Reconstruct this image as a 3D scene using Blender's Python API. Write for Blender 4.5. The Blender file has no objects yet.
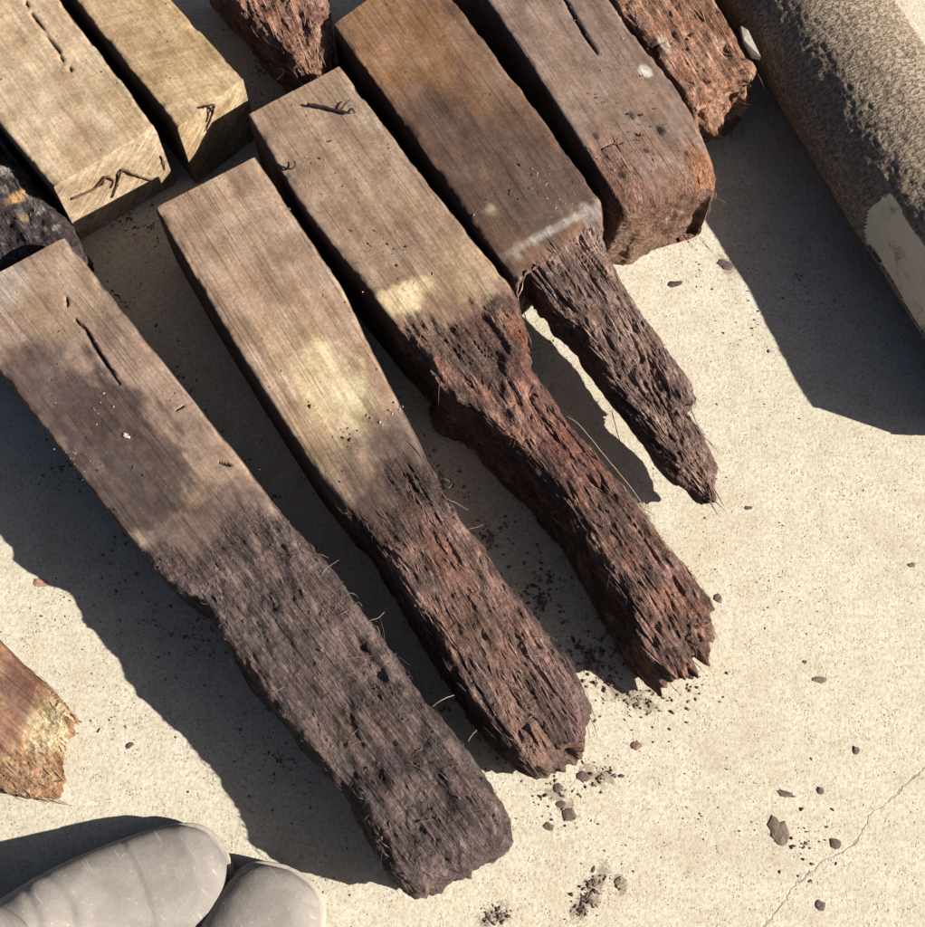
import bpy, bmesh, math, random
import numpy as np
from mathutils import Vector, Matrix

sc = bpy.context.scene
C = sc.collection
random.seed(7)

# ------------------------------------------------------------------ camera
F_PX, CX, CY = 1300.0, 462.5, 463.5        # focal length in photo pixels (925 wide)
TILT, CAM_H = math.radians(21.0), 1.30
cam_d = bpy.data.cameras.new('camera'); cam = bpy.data.objects.new('camera', cam_d)
C.objects.link(cam); sc.camera = cam
cam.location = (0, 0, CAM_H); cam.rotation_euler = (TILT, 0, 0)
cam_d.sensor_fit = 'HORIZONTAL'; cam_d.sensor_width = 36; cam_d.lens = F_PX/925*36
cam_d.clip_start = 0.02; cam_d.clip_end = 200

# ------------------------------------------------------------------ light
SUN_EL, SHADOW_DIR = math.radians(32.0), (-0.974, 0.225)     # shadow direction on the ground (x,y)
sd = Vector((*SHADOW_DIR, 0)).normalized()
to_sun = Vector((-sd.x*math.cos(SUN_EL), -sd.y*math.cos(SUN_EL), math.sin(SUN_EL)))
sun_d = bpy.data.lights.new('sun', 'SUN'); sun = bpy.data.objects.new('sun', sun_d); C.objects.link(sun)
sun.rotation_euler = to_sun.to_track_quat('Z', 'Y').to_euler()
sun.location = to_sun*5
sun_d.energy = 5.0; sun_d.angle = math.radians(0.53); sun_d.color = (1.0, 0.95, 0.86)
w = bpy.data.worlds.new('World'); sc.world = w; w.use_nodes = True
nt = w.node_tree; nt.nodes.clear()
wo = nt.nodes.new('ShaderNodeOutputWorld'); wb = nt.nodes.new('ShaderNodeBackground')
sk = nt.nodes.new('ShaderNodeTexSky'); sk.sky_type = 'NISHITA'; sk.sun_disc = False
sk.sun_elevation = SUN_EL; sk.sun_rotation = math.atan2(to_sun.x, to_sun.y)
sk.air_density = 0.35; sk.dust_density = 1.3; sk.ozone_density = 0.0
wb.inputs['Strength'].default_value = 0.05
nt.links.new(sk.outputs[0], wb.inputs['Color']); nt.links.new(wb.outputs[0], wo.inputs[0])
sc.view_settings.view_transform = 'Standard'; sc.view_settings.look = 'None'
sc.view_settings.gamma = 1.0; sc.view_settings.use_curve_mapping = False
sc.view_settings.exposure = 1.05
sc.cycles.max_bounces = 4; sc.cycles.diffuse_bounces = 1; sc.cycles.glossy_bounces = 1; sc.cycles.adaptive_threshold = 0.025

# ------------------------------------------------------------------ helpers
def P(px, py, z=0.0):
    """world point at height z seen at photo pixel (px,py): used to survey the place from the photo"""
    d = Vector(((px-CX)/F_PX, -(py-CY)/F_PX, -1.0))
    d = Matrix.Rotation(TILT, 3, 'X') @ d
    t = (z-CAM_H)/d.z
    return Vector((d.x*t, d.y*t, z))

K = np.array([1.75, 1.66, 1.50])           # lit value of a white horizontal surface
def col(r, g, b, gain=1.0):
    """observed sunlit 8-bit colour -> surface albedo"""
    c = np.array([r, g, b])/255.0
    lin = np.where(c <= 0.04045, c/12.92, ((c+0.055)/1.055)**2.4)
    return np.clip(lin/K*gain, 0.004, 0.8)

def sstep(a, b, x):
    t = np.clip((x-a)/(b-a), 0, 1); return t*t*(3-2*t)

def _hash(ix, iy, iz, seed):
    h = (ix.astype(np.int64)*374761393 + iy.astype(np.int64)*668265263 + iz.astype(np.int64)*2147483647 + seed*1274126177) & 0xFFFFFFFF
    h = ((h ^ (h >> 13))*1274126177) & 0xFFFFFFFF
    h = ((h ^ (h >> 16))*2246822519) & 0xFFFFFFFF
    h = h ^ (h >> 15)
    return (h & 0xFFFFFF)/float(0xFFFFFF)*2-1

def noise(p, seed=0):
    i = np.floor(p); f = p-i; f = f*f*f*(f*(f*6-15)+10)
    x, y, z = i[:, 0], i[:, 1], i[:, 2]
    fx, fy, fz = f[:, 0], f[:, 1], f[:, 2]
    r = 0
    for dx in (0, 1):
        wx = fx if dx else 1-fx
        for dy in (0, 1):
            wy = fy if dy else 1-fy
            for dz in (0, 1):
                wz = fz if dz else 1-fz
                r = r + wx*wy*wz*_hash(x+dx, y+dy, z+dz, seed)
    return r

def fbm(p, seed=0, octv=4, gain=0.5):
    a, s, t = 1.0, 0.0, 0.0
    for o in range(octv):
        s = s + a*noise(p*(2.03**o)+o*17.3, seed+o*31); t += a; a *= gain
    return s/t

def ridge(p, seed=0, octv=3):
    a, s, t = 1.0, 0.0, 0.0
    for o in range(octv):
        s = s + a*(1-2*np.abs(noise(p*(2.1**o)+o*9.7, seed+o*13))); t += a; a *= 0.5
    return s/t

def link(name, me, mat=None, parent=None):
    o = bpy.data.objects.new(name, me); C.objects.link(o)
    if mat: me.materials.append(mat)
    if parent:
        o.parent = parent; o.matrix_parent_inverse = Matrix.Translation(-Vector(parent.location))
    return o

def tag(o, label=None, cat=None, group=None, kind=None):
    if label: o['label'] = label
    if cat: o['category'] = cat
    if group: o['group'] = group
    if kind: o['kind'] = kind
    return o

def empty(name, loc, label, cat, group=None):
    o = bpy.data.objects.new(name, None); C.objects.link(o); o.location = loc
    o.empty_display_size = 0.05
    return tag(o, label, cat, group)

def mesh(name, V, Fc, attrs=None, smooth=True, sharp=None):
    me = bpy.data.meshes.new(name)
    V = np.asarray(V, dtype=np.float32)
    if isinstance(Fc, np.ndarray):
        n, k = Fc.shape
        me.vertices.add(len(V)); me.vertices.foreach_set('co', V.ravel())
        me.loops.add(n*k); me.loops.foreach_set('vertex_index', Fc.astype(np.int32).ravel())
        me.polygons.add(n); me.polygons.foreach_set('loop_start', np.arange(0, n*k, k, dtype=np.int32))
        me.update(calc_edges=True)
    else:
        me.from_pydata([tuple(map(float, v)) for v in V], [], [tuple(map(int, f)) for f in Fc])
    for nm, a in (attrs or {}).items():
        a = np.asarray(a, dtype=np.float32)
        if a.ndim == 1:
            at = me.attributes.new(nm, 'FLOAT', 'POINT'); at.data.foreach_set('value', a)
        elif a.shape[1] == 3:
            at = me.attributes.new(nm, 'FLOAT_VECTOR', 'POINT'); at.data.foreach_set('vector', a.ravel())
    me.validate()
    if smooth:
        me.polygons.foreach_set('use_smooth', np.ones(len(me.polygons), dtype=bool))
        if sharp: me.set_sharp_from_angle(angle=sharp)
    me.update()
    return me

def tubes(paths, sides=4):
    """paths: list of (points, r0, r1[, colour]) -> verts, faces, colours"""
    V, Fc, cl = [], [], []
    for pth in paths:
        pts, r0, r1 = pth[0], pth[1], pth[2]
        c = pth[3] if len(pth) > 3 else (0.1, 0.07, 0.05)
        n = len(pts); base = len(V)
        for i, p in enumerate(pts):
            p = Vector(p)
            t = (Vector(pts[min(i+1, n-1)])-Vector(pts[max(i-1, 0)]))
            if t.length < 1e-9: t = Vector((1, 0, 0))
            t.normalize()
            a = t.cross(Vector((0.13, 0.2, 0.97)))
            if a.length < 1e-4: a = t.cross(Vector((1, 0, 0)))
            a.normalize(); b = t.cross(a)
            r = r0+(r1-r0)*i/max(1, n-1)
            for k in range(sides):
                an = 2*math.pi*k/sides
                V.append(p+a*math.cos(an)*r+b*math.sin(an)*r); cl.append(c)
        for i in range(n-1):
            for k in range(sides):
                k2 = (k+1) % sides
                Fc.append((base+i*sides+k, base+i*sides+k2, base+(i+1)*sides+k2, base+(i+1)*sides+k))
        Fc.append(tuple(base+k for k in reversed(range(sides))))
        Fc.append(tuple(base+(n-1)*sides+k for k in range(sides)))
    return V, Fc, np.array(cl)

# ------------------------------------------------------------------ materials
class NB:
    def __init__(s, name):
        s.m = bpy.data.materials.new(name); s.m.use_nodes = True
        s.t = s.m.node_tree; s.t.nodes.clear()
        s.out = s.t.nodes.new('ShaderNodeOutputMaterial'); s.b = s.t.nodes.new('ShaderNodeBsdfPrincipled')
        s.t.links.new(s.b.outputs[0], s.out.inputs[0])
        s.b.inputs['Specular IOR Level'].default_value = 0.25
    def n(s, ty, **kw):
        nd = s.t.nodes.new(ty)
        for k, v in kw.items():
            if hasattr(nd, k): setattr(nd, k, v)
        return nd
    def l(s, a, b): s.t.links.new(a, b)
    def attr(s, name, out='Vector'):
        a = s.n('ShaderNodeAttribute'); a.attribute_name = name; return a.outputs[out]
    def val(s, op, a, b=None, c=None, clamp=False):
        m = s.n('ShaderNodeMath'); m.operation = op; m.use_clamp = clamp
        for i, x in enumerate((a, b, c)):
            if x is None: continue
            if hasattr(x, 'node'): s.l(x, m.inputs[i])
            else: m.inputs[i].default_value = x
        return m.outputs[0]
    def vec(s, op, a, b=None):
        m = s.n('ShaderNodeVectorMath'); m.operation = op
        for i, x in enumerate((a, b)):
            if x is None: continue
            if hasattr(x, 'node'): s.l(x, m.inputs[i])
            else: m.inputs[i].default_value = x
        return m
    def noise(s, vec, scale, detail=4, rough=0.55, dist=0.0):
        nd = s.n('ShaderNodeTexNoise'); nd.inputs['Scale'].default_value = scale
        nd.inputs['Detail'].default_value = detail; nd.inputs['Roughness'].default_value = rough
        nd.inputs['Distortion'].default_value = dist
        s.l(vec, nd.inputs['Vector']); return nd.outputs['Fac']
    def voro(s, vec, scale, feature='F1', out='Distance', rnd=1.0):
        nd = s.n('ShaderNodeTexVoronoi'); nd.feature = feature; nd.inputs['Scale'].default_value = scale
        nd.inputs['Randomness'].default_value = rnd
        s.l(vec, nd.inputs['Vector']); return nd.outputs[out]
    def map(s, x, a, b, c=0.0, d=1.0, smooth=False):
        m = s.n('ShaderNodeMapRange'); m.interpolation_type = 'SMOOTHSTEP' if smooth else 'LINEAR'
        s.l(x, m.inputs[0])
        for i, v in enumerate((a, b, c, d)):
            if hasattr(v, 'node'): s.l(v, m.inputs[i+1])
            else: m.inputs[i+1].default_value = v
        return m.outputs[0]
    def mix(s, fac, a, b, blend='MIX'):
        m = s.n('ShaderNodeMix'); m.data_type = 'RGBA'; m.blend_type = blend; m.clamp_factor = True
        for i, x in ((0, fac), (6, a), (7, b)):
            if hasattr(x, 'node'): s.l(x, m.inputs[i])
            elif i == 0: m.inputs[0].default_value = x
            else: m.inputs[i].default_value = (*x[:3], 1)
        return m.outputs[2]
    def scale(s, vec, v):
        return s.vec('MULTIPLY', vec, v).outputs[0]
    def bump(s, h, strength, dist, prev=None):
        b = s.n('ShaderNodeBump'); b.inputs['Strength'].default_value = strength
        b.inputs['Distance'].default_value = dist; s.l(h, b.inputs['Height'])
        if prev: s.l(prev, b.inputs['Normal'])
        return b.outputs[0]
    def comb(s, x):
        c = s.n('ShaderNodeCombineColor')
        for i in range(3): s.l(x, c.inputs[i])
        return c.outputs[0]
    def swiz(s, v):
        a = s.n('ShaderNodeSeparateXYZ'); s.l(v, a.inputs[0]); c = s.n('ShaderNodeCombineXYZ'); s.l(a.outputs[1], c.inputs[0]); return c.outputs[0]
    def polyline(s, pos, pts, wob=0.0):
        """distance in the ground plane to a polyline"""
        best = None
        for a, b in zip(pts[:-1], pts[1:]):
            a = Vector((a[0], a[1], 0)); b = Vector((b[0], b[1], 0)); ab = b-a
            pa = s.vec('SUBTRACT', pos, tuple(a)).outputs[0]
            d = s.vec('DOT_PRODUCT', pa, tuple(ab)).outputs['Value']
            h = s.val('DIVIDE', d, max(ab.dot(ab), 1e-9), clamp=True)
            sc_ = s.n('ShaderNodeVectorMath'); sc_.operation = 'SCALE'; sc_.inputs[0].default_value = tuple(ab)
            s.l(h, sc_.inputs['Scale'])
            q = s.vec('LENGTH', s.vec('SUBTRACT', pa, sc_.outputs[0]).outputs[0]).outputs['Value']
            best = q if best is None else s.val('MINIMUM', best, q)
        return best

def concrete_mat(crack):
    b = NB('concrete')
    pos = b.n('ShaderNodeNewGeometry').outputs['Position']
    flat = b.scale(pos, (1, 1, 0))
    big = b.noise(flat, 4.5, 4, 0.6)
    mid = b.noise(flat, 38, 5, 0.65)
    fine = b.noise(flat, 300, 4, 0.7)
    c = b.mix(b.map(big, 0.35, 0.68), col(250, 234, 202), col(254, 241, 214))
    c = b.mix(b.map(mid, 0.38, 0.70, 0, 0.8), c, col(232, 213, 178))
    # sand grains: pale and dark specks
    sp = b.val('MULTIPLY', b.map(b.voro(flat, 330), 0.34, 0.16), b.map(b.noise(flat, 60, 3), 0.46, 0.60))
    c = b.mix(b.val('MULTIPLY', sp, 0.75), c, col(142, 122, 100))
    sp2 = b.val('MULTIPLY', b.map(b.voro(flat, 150), 0.20, 0.10), b.map(b.noise(flat, 33, 2), 0.54, 0.62))
    c = b.mix(b.val('MULTIPLY', sp2, 0.8), c, col(122, 102, 86))
    gn = b.noise(flat, 210, 3, 0.6)
    c = b.mix(b.map(gn, 0.42, 0.68, 0.0, 0.6), c, col(200, 182, 150))
    sp3 = b.map(b.voro(flat, 520), 0.15, 0.02)
    c = b.mix(b.val('MULTIPLY', sp3, 0.5), c, col(252, 246, 226))
    c = b.mix(b.map(fine, 0.46, 0.32, 0, 0.6), c, col(160, 140, 114))
    # dirt film where soil fell off the posts
    dirt = b.noise(b.vec('ADD', flat, (3.1, 1.7, 0)).outputs[0], 7, 5, 0.7)
    c = b.mix(b.map(dirt, 0.50, 0.72, 0, 0.4), c, col(204, 182, 148))
    dirt2 = b.noise(b.vec('ADD', flat, (7.3, 2.9, 0)).outputs[0], 26, 5, 0.75, 0.4)
    c = b.mix(b.map(dirt2, 0.60, 0.72, 0, 0.4), c, col(184, 160, 128))
    # soil ground into the concrete where the rotten ends were dragged
    sm_n = b.noise(flat, 120, 4, 0.7); sm_w = b.val('MULTIPLY', b.val('SUBTRACT', sm_n, 0.5), 0.05)
    for pts_, rad_ in SMEARS:
        dd = b.val('ADD', b.polyline(flat, pts_), sm_w)
        c = b.mix(b.map(dd, rad_, rad_*0.35, 0, 0.62), c, col(142, 119, 97))
    # hairline crack
    wv = b.n('ShaderNodeTexNoise'); wv.inputs['Scale'].default_value = 90; b.l(flat, wv.inputs['Vector'])
    wob = b.vec('MULTIPLY', b.vec('SUBTRACT', wv.outputs['Color'], (0.5, 0.5, 0.5)).outputs[0], (0.012, 0.012, 0)).outputs[0]
    d = b.polyline(b.vec('ADD', flat, wob).outputs[0], crack)
    ck = b.map(d, b.map(b.noise(flat, 40, 2), 0.40, 0.65, 0.0, 0.0007), 0.0013, 1, 0)
    c = b.mix(b.val('MULTIPLY', ck, b.map(b.noise(flat, 70, 3), 0.38, 0.6, 0.15, 0.6)), c, col(120, 100, 82))
    b.l(c, b.b.inputs['Base Color']); b.b.inputs['Roughness'].default_value = 0.92
    h = b.val('ADD', b.val('MULTIPLY', mid, 0.5), b.val('MULTIPLY', fine, 0.55))
    h = b.val('SUBTRACT', h, b.val('MULTIPLY', b.val('ADD', sp, sp2), 0.25))
    h = b.val('SUBTRACT', h, b.val('MULTIPLY', ck, 0.35))
    b.l(b.bump(h, 0.55, 0.0022), b.b.inputs['Normal'])
    return b.m

def wood_mat():
    """weathered timber: colour and decay come from attributes of each post, grain runs along 'loc'.x"""
    b = NB('weathered_timber')
    loc = b.attr('loc'); cl = b.attr('Col', 'Color'); dec = b.attr('decay', 'Fac')
    g1 = b.noise(b.scale(loc, (10, 130, 130)), 1, 4, 0.65, 0.6)       # long grain
    g2 = b.noise(b.scale(loc, (45, 900, 900)), 1, 3, 0.6)             # fine fibres
    iso = b.noise(loc, 260, 3, 0.68)
    blot = b.noise(loc, 28, 4, 0.62)
    pits = b.map(b.voro(loc, 75), 0.13, 0.05)
    pits = b.val('MULTIPLY', pits, b.map(b.noise(loc, 22, 2), 0.52, 0.6))
    pits = b.val('MULTIPLY', pits, b.map(dec, 0, 1, 1.0, 0.0))
    gl = b.noise(b.scale(loc, (5, 240, 240)), 1, 3, 0.55, 0.5)
    lines = b.val('MULTIPLY', b.val('MULTIPLY', b.map(gl, 0.55, 0.64, 0.0, 0.34), b.map(dec, 0, 1, 1.0, 0.3)), b.attr('grain', 'Fac'))
    saw = b.noise(b.scale(b.vec('ADD', loc, b.scale(b.swiz(loc), (0.35, 0, 0))).outputs[0], (170, 9, 9)), 1, 3, 0.6)
    sound = b.val('SUBTRACT', 1.0, dec)
    m = b.map(g1, 0.25, 0.75, b.map(dec, 0, 1, 0.70, 0.50), b.map(dec, 0, 1, 1.28, 1.55))
    m = b.val('MULTIPLY', m, b.map(g2, 0.25, 0.75, 0.86, 1.14))
    m = b.val('MULTIPLY', m, b.map(iso, 0.36, 0.64, b.map(dec, 0, 1, 0.82, 0.66), b.map(dec, 0, 1, 1.17, 1.32)))
    m = b.val('MULTIPLY', m, b.map(blot, 0.36, 0.64, 0.78, 1.2))
    sawm = b.map(saw, 0.3, 0.7, -0.16, 0.16)
    m = b.val('MULTIPLY', m, b.val('ADD', 1.0, b.val('MULTIPLY', sawm, b.attr('saw', 'Fac'))))
    m = b.val('MULTIPLY', m, b.val('SUBTRACT', 1.0, lines))
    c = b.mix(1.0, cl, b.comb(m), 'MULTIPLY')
    hs = b.n('ShaderNodeHueSaturation'); b.l(c, hs.inputs['Color'])
    b.l(b.map(blot, 0.3, 0.7, 1.12, 0.88), hs.inputs['Saturation'])
    c = hs.outputs[0]
    c = b.mix(b.val('MULTIPLY', pits, 0.75), c, (0.018, 0.012, 0.011))
    fleck = b.val('MULTIPLY', b.map(b.voro(loc, 260), 0.16, 0.06), b.map(b.noise(loc, 35, 3), 0.50, 0.64))
    c = b.mix(b.val('MULTIPLY', fleck, 0.5), c, col(206, 188, 164))
    gr = b.val('MULTIPLY', b.map(b.voro(loc, 190), 0.20, 0.10), b.map(b.noise(b.vec('ADD', loc, (4.0, 1.0, 2.0)).outputs[0], 30, 3), 0.48, 0.62))
    c = b.mix(b.val('MULTIPLY', gr, b.map(dec, 0, 1, 0.6, 0.15)), c, (0.035, 0.024, 0.02))
    yz = b.vec('ADD', b.scale(loc, (0, 1, 1)), (0.0, 0.035, 0.03)).outputs[0]
    rad_ = b.vec('LENGTH', yz).outputs['Value']
    cx = b.n('ShaderNodeCombineXYZ'); b.l(rad_, cx.inputs[0])
    ring = b.noise(b.vec('ADD', cx.outputs[0], b.scale(yz, (0.06, 0.06, 0.06))).outputs[0], 330, 2, 0.6)
    rm = b.comb(b.map(ring, 0.35, 0.65, 0.72, 1.18))
    c = b.mix(b.attr('endgrain', 'Fac'), c, b.mix(1.0, c, rm, 'MULTIPLY'))
    # drying checks marked by an attribute
    ck = b.attr('check', 'Fac')
    ckn = b.map(b.val('ADD', ck, b.map(iso, 0.3, 0.7, -0.25, 0.25)), 0.45, 0.7)
    c = b.mix(ckn, c, (0.012, 0.009, 0.009))
    b.l(c, b.b.inputs['Base Color']); b.b.inputs['Roughness'].default_value = 0.82
    hsnd = b.val('ADD', b.val('MULTIPLY', g2, 0.35), b.val('ADD', b.val('MULTIPLY', g1, 0.5), b.val('MULTIPLY', b.val('MULTIPLY', saw, b.attr('saw', 'Fac')), 0.35)))
    hsnd = b.val('SUBTRACT', hsnd, b.val('ADD', b.val('ADD', pits, ckn), lines))
    crumb = b.noise(b.scale(loc, (1, 2.2, 2.2)), 300, 3, 0.72)
    str_ = b.noise(b.scale(loc, (16, 330, 330)), 1, 4, 0.65, 0.4)
    hdec = b.val('ADD', b.val('MULTIPLY', g1, 0.9), b.val('ADD', b.val('MULTIPLY', iso, 0.35), b.val('ADD', b.val('MULTIPLY', str_, 1.5), b.val('MULTIPLY', crumb, 0.6))))
    n1 = b.bump(hsnd, 0.5, 0.0013)
    bb = b.n('ShaderNodeBump'); bb.inputs['Distance'].default_value = 0.0045; b.l(hdec, bb.inputs['Height'])
    b.l(b.map(dec, 0, 1, 0.06, 0.9), bb.inputs['Strength']); b.l(n1, bb.inputs['Normal'])
    b.l(bb.outputs[0], b.b.inputs['Normal'])
    return b.m

def attr_mat(name, rough=0.85, var=0.25):
    b = NB(name)
    cl = b.attr('Col', 'Color')
    pos = b.n('ShaderNodeNewGeometry').outputs['Position']
    nz = b.noise(pos, 400, 4, 0.65)
    m = b.comb(b.map(nz, 0.25, 0.75, 1-var, 1+var))
    b.l(b.mix(1.0, cl, m, 'MULTIPLY'), b.b.inputs['Base Color']); b.b.inputs['Roughness'].default_value = rough
    b.l(b.bump(nz, 0.5, 0.001), b.b.inputs['Normal'])
    return b.m

def bark_mat():
    b = NB('log_bark')
    loc = b.attr('loc')                       # x along, y round, z radial (metres)
    n1 = b.noise(b.scale(loc, (330, 150, 0)), 1, 3, 0.55, 0.6)
    n2 = b.noise(b.scale(loc, (60, 30, 0)), 1, 3, 0.6, 0.6)
    crk = b.val('MULTIPLY', b.map(n1, 0.40, 0.54), b.map(n2, 0.30, 0.45, 0.35, 1.0))
    fine = b.noise(b.scale(loc, (180, 420, 420)), 1, 4, 0.7)
    big = b.noise(loc, 14, 4, 0.6)
    c = b.mix(b.map(big, 0.3, 0.7), col(198, 174, 146), col(160, 136, 110))
    strk = b.noise(b.scale(loc, (9, 160, 0)), 1, 4, 0.6, 0.3)
    c = b.mix(b.map(strk, 0.48, 0.70, 0, 0.45), c, col(104, 84, 68))
    c = b.mix(b.map(fine, 0.42, 0.68, 0, 0.5), c, col(208, 186, 154))
    c = b.mix(b.val('MULTIPLY', b.val('SUBTRACT', 1.0, crk), b.map(big, 0.3, 0.6, 0.85, 0.45)), c, col(80, 65, 56))
    b.l(c, b.b.inputs['Base Color']); b.b.inputs['Roughness'].default_value = 0.9
    h = b.val('ADD', b.val('MULTIPLY', crk, 1.0), b.val('MULTIPLY', fine, 0.5))
    b.l(b.bump(h, 0.7, 0.0026), b.b.inputs['Normal'])
    return b.m

def split_wood_mat(axis):
    b = NB('pale_split_wood')
    pos = b.n('ShaderNodeNewGeometry').outputs['Position']
    mp = b.n('ShaderNodeMapping'); mp.vector_type = 'POINT'
    mp.inputs['Rotation'].default_value = (0, 0, -math.atan2(axis.y, axis.x)); b.l(pos, mp.inputs['Vector'])
    v = b.scale(mp.outputs[0], (14, 260, 260))
    g = b.noise(v, 1, 5, 0.6, 0.8)
    bl = b.noise(pos, 45, 4, 0.6, 1.0)
    c = b.mix(b.map(g, 0.3, 0.7), col(232, 212, 176, 1.3), col(246, 228, 194, 1.3))
    c = b.mix(b.map(bl, 0.55, 0.72, 0, 0.75), c, col(120, 92, 74))
    b.l(c, b.b.inputs['Base Color']); b.b.inputs['Roughness'].default_value = 0.7
    b.l(b.bump(g, 0.6, 0.002), b.b.inputs['Normal'])
    return b.m

def rubber_mat():
    b = NB('dusty_rubber')
    pos = b.n('ShaderNodeNewGeometry').outputs['Position']
    cl = b.attr('Col', 'Color')
    big = b.noise(pos, 22, 5, 0.65, 0.8); fine = b.noise(pos, 330, 4, 0.7)
    spots = b.map(b.voro(pos, 170), 0.22, 0.10)
    spots = b.val('MULTIPLY', spots, b.map(b.noise(pos, 40, 2), 0.5, 0.62))
    c = b.mix(b.map(big, 0.42, 0.62, 0, 0.35), cl, col(204, 191, 174))
    c = b.mix(b.map(fine, 0.35, 0.7, 0, 0.4), c, col(150, 138, 124))
    grm = b.noise(b.vec('ADD', pos, (2.0, 5.0, 1.0)).outputs[0], 60, 6, 0.7, 0.5)
    c = b.mix(b.map(grm, 0.50, 0.70, 0, 0.3), c, col(138, 126, 113))
    c = b.mix(b.val('MULTIPLY', spots, 0.5), c, col(222, 212, 194))
    # scuffs: thin pale scratches
    mp = b.n('ShaderNodeMapping'); mp.inputs['Rotation'].default_value = (0.3, 0.2, 0.9); b.l(pos, mp.inputs['Vector'])
    scr = b.noise(b.scale(mp.outputs[0], (18, 240, 60)), 1, 2, 0.5, 0.6)
    c = b.mix(b.map(scr, 0.66, 0.72, 0, 0.5), c, col(225, 214, 198))
    b.l(c, b.b.inputs['Base Color'])
    b.l(b.map(big, 0.3, 0.7, 0.62, 0.9), b.b.inputs['Roughness'])
    b.b.inputs['Specular IOR Level'].default_value = 0.22
    b.l(b.bump(b.val('ADD', b.val('MULTIPLY', fine, 0.5), b.val('MULTIPLY', grm, 0.6)), 0.4, 0.0018), b.b.inputs['Normal'])
    return b.m

# ------------------------------------------------------------------ ground
crack_px = [(925, 768), (905, 783), (893, 797), (880, 808), (868, 815), (858, 838), (840, 852), (822, 860), (812, 872),
            (795, 884), (780, 905), (764, 927), (748, 958)]
def spx(*pp): return [tuple(P(*p)[:2]) for p in pp]
SMEARS = [(spx((602, 870), (590, 894), (580, 912)), 0.010), (spx((505, 912), (484, 922)), 0.010), (spx((586, 772), (604, 778)), 0.009), (spx((612, 690), (650, 706)), 0.010),
          (spx((552, 790), (572, 816)), 0.008), (spx((618, 880), (622, 890)), 0.006), (spx((722, 262), (730, 272)), 0.008)]
M_CONC = concrete_mat([P(*p)[:2] for p in crack_px])
g = bmesh.new()
bmesh.ops.create_grid(g, x_segments=160, y_segments=160, size=3.0, matrix=Matrix.Translation((0, 0.6, 0)))
for v in g.verts:
    r = math.hypot(v.co.x, v.co.y-0.6)
    v.co.z = 0.0
me = bpy.data.meshes.new('concrete_ground'); g.to_mesh(me); g.free()
tag(link('concrete_ground', me, M_CONC), kind='structure')

# ------------------------------------------------------------------ timber posts
M_WOOD = wood_mat()
M_FIB = attr_mat('loose_wood_fibre', 0.8, 0.3)
M_CRUMB = attr_mat('soil_crumbs', 0.95, 0.35)

def resample(pts, n):
    pts = np.array(pts, dtype=float)
    d = np.r_[0, np.cumsum(np.linalg.norm(np.diff(pts, axis=0), axis=1))]
    t = np.linspace(0, d[-1], n)
    out = np.stack([np.interp(t, d, pts[:, k]) for k in range(pts.shape[1])], 1)
    return out

def ctrl(lst, u):
    xs = [a for a, _ in lst]; ys = [b for _, b in lst]
    return np.interp(u, xs, ys)

def smooth1(a, k):
    if k < 1: return a
    ker = np.ones(2*k+1)/(2*k+1)
    pad = np.pad(a, ((k, k), (0, 0)), mode='edge')
    # keep ends fixed by reflecting about the end point
    for i in range(k):
        pad[i] = 2*a[0]-a[k-i]; pad[-1-i] = 2*a[-1]-a[-1-(k-i)]
    return np.stack([np.convolve(pad[:, c], ker, mode='valid') for c in range(a.shape[1])], 1)

def rounded_section(wd, zb, zt, r, M):
    """M points round a rounded rectangle, half width wd: returns lateral, z"""
    hh = (zt-zb)/2; r = max(0.0004, min(r, wd*0.98, hh*0.98))
    q = math.pi/2*r
    segs = [2*(wd-r), q, 2*(hh-r), q, 2*(wd-r), q, 2*(hh-r), q]
    cum = np.r_[0, np.cumsum(segs)]
    t = (np.arange(M)+0.5)/M*cum[-1]
    k = np.clip(np.searchsorted(cum, t, side='right')-1, 0, 7)
    s = t-cum[k]
    X = np.zeros(M); Z = np.zeros(M); zc = (zt+zb)/2
    a = s/max(r, 1e-6)
    for i in range(M):
        kk, ss, aa = k[i], s[i], a[i]
        if kk == 0: X[i], Z[i] = -(wd-r)+ss, hh                     # top, left to right
        elif kk == 1: X[i], Z[i] = wd-r+r*math.sin(aa), hh-r+r*math.cos(aa)
        elif kk == 2: X[i], Z[i] = wd, hh-r-ss
        elif kk == 3: X[i], Z[i] = wd-r+r*math.cos(aa), -(hh-r)-r*math.sin(aa)
        elif kk == 4: X[i], Z[i] = wd-r-ss, -hh
        elif kk == 5: X[i], Z[i] = -(wd-r)-r*math.sin(aa), -(hh-r)-r*math.cos(aa)
        elif kk == 6: X[i], Z[i] = -wd, -(hh-r)+ss
        else: X[i], Z[i] = -(wd-r)-r*math.cos(aa), hh-r+r*math.sin(aa)
    return X, zc+Z

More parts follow.
